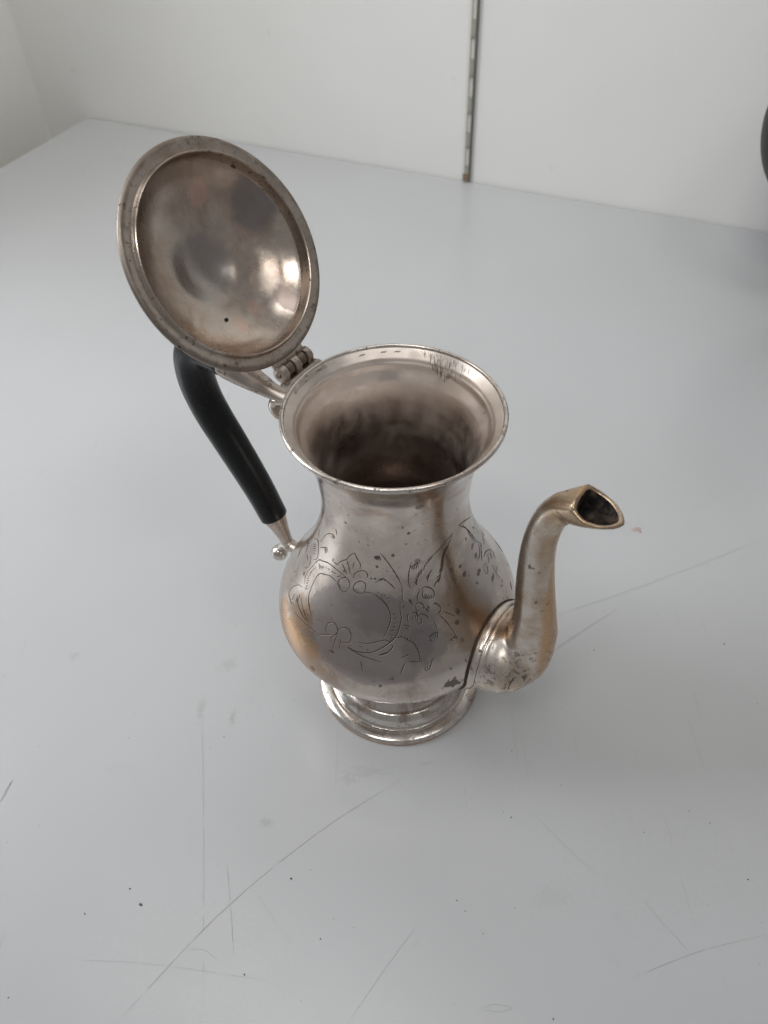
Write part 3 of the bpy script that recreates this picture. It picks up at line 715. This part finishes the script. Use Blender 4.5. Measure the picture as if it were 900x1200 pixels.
WD = Vector((.90060057, -.43464769, 0)); WN = Vector((-.43464769, -.90060057, 0))     # along the wall, out of the wall
W0 = Vector((-.39267, .90253, 0))                                                    # table corner at the wall
MW = Matrix(((WD.x, -WN.x, 0, W0.x), (WD.y, -WN.y, 0, W0.y), (0, 0, 1, 0), (0, 0, 0, 1)))  # local: x along wall, y into wall, z up
LD = Vector((-.468199 + .392667, .744437 - .902532, 0)).normalized()                # left edge of the table
bm = bmesh.new(); box(bm, (-.085, .0, -.80), (2.2, .06, 1.6), MW); o = build('wall_back', bm, WALL, None, False); setp(o, kind='structure')
bm = bmesh.new(); box(bm, (-.145, -.62, -.80), (-.085, .06, 1.6), MW); o = build('wall_left', bm, CREAM, None, False); setp(o, kind='structure')
bm = bmesh.new(); box(bm, (-.3, -2.6, -.84), (2.4, .1, -.80), MW); o = build('floor', bm, FLOOR, None, False); setp(o, kind='structure')
# table
tab = setp(empty('table', (0, 0, 0)), 'scratched white laminate table pushed up against the white wall', 'table')
A = W0 + WN * .0015
B = A + LD * 1.25; C_ = A + WD * 1.7; D_ = C_ + WN * 1.25
def slab(bm, quad, z0, z1, bev):
    lo = [bm.verts.new((p.x, p.y, z0)) for p in quad]; hi = [bm.verts.new((p.x, p.y, z1)) for p in quad]
    bm.faces.new(lo[::-1]); bm.faces.new(hi)
    for i in range(4): bm.faces.new((lo[i], lo[(i + 1) % 4], hi[(i + 1) % 4], hi[i]))
    bmesh.ops.bevel(bm, geom=bm.edges[:], offset=bev, segments=3, affect='EDGES')
bm = bmesh.new(); slab(bm, [A, B, D_, C_], -.030, 0, .0012); build('table_top', bm, TABLE, tab, True, 30)
for f, g in ((.04, .05), (.04, .95), (.96, .05), (.96, .95)):
    p = A.lerp(C_, f).lerp(B.lerp(D_, f), g)
    bm = bmesh.new(); box(bm, (p.x - .025, p.y - .025, -.80), (p.x + .025, p.y + .025, -.0302), Matrix(), .002); build('leg', bm, TABLE, tab, False)
# scratches and specks on the laminate
m, nt, b = mat('scratch_grey'); b.inputs['Base Color'].default_value = (.39, .385, .375, 1); b.inputs['Roughness'].default_value = .6; SCR = m
m, nt, b = mat('scratch_faint'); b.inputs['Base Color'].default_value = (.44, .44, .44, 1); b.inputs['Roughness'].default_value = .5; SCRF = m
m, nt, b = mat('speck_brown'); b.inputs['Base Color'].default_value = (.10, .08, .065, 1); b.inputs['Roughness'].default_value = .7; SPK = m
m, nt, b = mat('rust_smudge'); b.inputs['Base Color'].default_value = (.46, .37, .34, 1); b.inputs['Roughness'].default_value = .6; SMU = m
def scratch(bm, pts, w, gap=.03, z=.00012):
    P = cr([(a, b_, 0) for a, b_ in pts], 14) if len(pts) > 2 else [Vector((*pts[0], 0)).lerp(Vector((*pts[1], 0)), k / 22) for k in range(23)]
    prev = None
    for i, p in enumerate(P):
        q = P[min(i + 1, len(P) - 1)] - P[max(i - 1, 0)]; s = Vector((-q.y, q.x, 0)).normalized()
        e = min(1, 5 * min(i, len(P) - 1 - i) / len(P) + .15); k = w * e * random.uniform(.35, 1.15)
        j = s * random.uniform(-1, 1) * w * .5
        cur = (bm.verts.new(p + j - s * k + UP * z), bm.verts.new(p + j + s * k + UP * z))
        if prev and random.random() > gap: bm.faces.new((prev[0], prev[1], cur[1], cur[0]))
        prev = cur
UP = Vector((0, 0, 1))
bm = bmesh.new()
for pts, w in (([(-.1344, -.1769), (-.0913, -.131), (-.045, -.094), (.0011, -.0656)], .00017), ([(-.0918, -.1076), (-.0875, -.13), (-.0837, -.1509)], .00014),
               ([(.0103, -.0590), (.0175, -.0573)], .00022), ([(-.107, -.1475), (-.098, -.148), (-.091, -.153)], .00010),
               ([(-.078, -.12), (-.064, -.138), (-.056, -.148)], .00008), ([(.1131, -.1309), (.120, -.142), (.130, -.156)], .0001), ([(.1005, -.166), (.135, -.156), (.169, -.1499)], .00010),
               ([(.030, -.176), (.038, -.1775), (.044, -.176), (.036, -.1745), (.030, -.176)], .00010), ([(-.2184, -.0719), (-.2153, -.0605)], .0006), ([(-.2175, -.0665), (-.2150, -.0590)], .0004)):
    scratch(bm, pts, w)
bm2 = bmesh.new()
for pts, w in (([(-.1159, -.0194), (-.106, -.09), (-.0947, -.1781)], .00012), ([(.0612, -.0152), (.105, .018), (.155, .0497)], .00018), ([(.0721, .028), (.16, .058), (.2571, .0963)], .00020),
               ([(-.16, -.15), (-.12, -.1535), (-.06, -.163)], .00010), ([(-.03, -.18), (-.012, -.158), (.004, -.14)], .0001), ([(.06, -.08), (.085, -.11), (.10, -.125)], .0001)):
    scratch(bm2, pts, w, .06)
rr = random.Random(5)
for i in range(34):
    x = rr.uniform(-.24, .26); y = rr.uniform(-.20, -.03); a = rr.uniform(-.6, 2.2); L = rr.uniform(.003, .022)
    scratch(bm if i % 4 == 0 else bm2, [(x, y), (x + L * .5 * math.cos(a + .1), y + L * .5 * math.sin(a + .1)), (x + L * math.cos(a), y + L * math.sin(a))], rr.uniform(.00005, .00009), .15)
setp(build('scratches', bm, SCR, tab, False), kind='stuff'); setp(build('faint_scratches', bm2, SCRF, tab, False), kind='stuff')
def fleck(bm, x, y, r, el=1.0, ang=0, z=.00015):
    n = 9; c = bm.verts.new((x, y, z + r * .25)); ring = []
    for i in range(n):
        a = 2 * math.pi * i / n; k = r * rr.uniform(.6, 1.15); px, py = k * math.cos(a) * el, k * math.sin(a)
        ring.append(bm.verts.new((x + px * math.cos(ang) - py * math.sin(ang), y + px * math.sin(ang) + py * math.cos(ang), z)))
    for i in range(n): bm.faces.new((c, ring[i], ring[(i + 1) % n]))
bm = bmesh.new()
for x, y, r in ((-.1322, -.1266, .0009), (-.139, -.119, .0005), (-.0585, -.117, .0007), (-.049, -.113, .0004), (-.043, -.145, .0005), (.0555, -.090, .0006), (.061, -.0530, .0004), (.149, -.090, .0004), (.168, -.125, .0005), (-.21, -.158, .0006), (-.186, -.165, .0004), (.20, .0120, .0008), (.12, .0110, .0006), (.062, -.181, .0005), (-.159, -.130, .0005), (-.078, -.159, .0005), (.0235, -.130, .0004), (.027, -.135, .0004), (-.101, -.038, .0004)):
    fleck(bm, x, y, r * .75, rr.uniform(1, 1.7), rr.uniform(0, 3))
for i in range(80): fleck(bm, rr.uniform(-.25, .28), rr.uniform(-.20, .05), rr.uniform(.00010, .00026), rr.uniform(1, 2), rr.uniform(0, 3))
setp(build('specks', bm, SPK, tab, False), kind='stuff')
bm = bmesh.new(); fleck(bm, .1691, .1076, .0026, 1.6, .2, .0001); fleck(bm, .1715, .1060, .0014, 1.3, .2, .00012); build('rust_smudge', bm, SMU, tab, False)

# slotted shelf upright on the wall: channel with a row of slots
m, nt, b = mat('galvanised_rail'); N = NT(nt)
nt.links.new(N.mix(N.ramp(N.noise(60, 4, .6), .4, .65), (.36, .355, .32), (.24, .23, .20)), b.inputs['Base Color']); b.inputs['Metallic'].default_value = .35; b.inputs['Roughness'].default_value = .5; RAIL = m
m, nt, b = mat('rail_paint_white'); b.inputs['Base Color'].default_value = (.62, .61, .57, 1); b.inputs['Roughness'].default_value = .5; RAILW = m
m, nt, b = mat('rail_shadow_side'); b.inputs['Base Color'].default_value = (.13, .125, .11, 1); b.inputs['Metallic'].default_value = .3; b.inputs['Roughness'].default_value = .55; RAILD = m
m, nt, b = mat('rail_rust'); b.inputs['Base Color'].default_value = (.20, .13, .08, 1); b.inputs['Roughness'].default_value = .7; RUST = m
rail = setp(empty('shelf_rail', MW @ Vector((.5530, -.001, .0015))), 'narrow slotted grey metal shelf rail fixed upright on the white wall', 'shelf rail')
rail.rotation_euler = (0, 0, math.atan2(WD.y, WD.x))
hw = .0048
bm = bmesh.new(); box(bm, (-hw, -.0032, 0), (-hw + .0026, 0, 1.2)); build('flange', bm, RAILW, rail, False)
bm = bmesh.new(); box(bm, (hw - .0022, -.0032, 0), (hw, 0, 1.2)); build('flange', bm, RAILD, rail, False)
bm = bmesh.new(); box(bm, (-hw + .0026, -.0012, .0), (hw - .0022, -.0002, 1.2)); build('back_strip', bm, RAILW, rail, False)
z = .0; me = None; k = 0
while z < 1.18:
    hgt = .0175
    if me is None:
        bm = bmesh.new(); box(bm, (-hw + .0026, -.0029, 0), (hw - .0022, -.0014, hgt)); o = build('rung', bm, RAIL, rail, False); me = o.data
    else:
        o = bpy.data.objects.new('rung', me); COL.objects.link(o); o.parent = rail
    o.location.z = z + .0001; k += 1; z += .0372
bm = bmesh.new(); box(bm, (-hw + .0012, -.0036, .0002), (hw - .0012, -.0033, .0085)); build('rust_patch', bm, RUST, rail, False)

# dark vessel standing at the right, only its belly reaches into the frame
m, nt, b = mat('black_enamel'); N = NT(nt); nt.links.new(N.mix(N.noise(40, 4), (.005, .005, .0045), (.010, .010, .008)), b.inputs['Base Color']); b.inputs['Roughness'].default_value = .45; b.inputs['Specular IOR Level'].default_value = .25; ENAM = m
VC = Vector((.3955, .392, 0))
jug = setp(empty('black_vase', VC), 'glossy black round-bellied vessel cut off by the right edge of the photo', 'vase')
vp = [(0, .0), (.024, 0), (.025, .003), (.021, .012), (.019, .030), (.030, .060), (.052, .090), (.073, .120), (.081, .152), (.075, .182), (.055, .208), (.032, .224), (.026, .240), (.030, .254), (.034, .258), (.031, .2585), (.022, .245), (0, .235)]
bm = bmesh.new(); lathe(bm, [(p.x, p.y) for p in cr([(a, b_, 0) for a, b_ in vp], 5)], 72); build('body', bm, ENAM, jug)
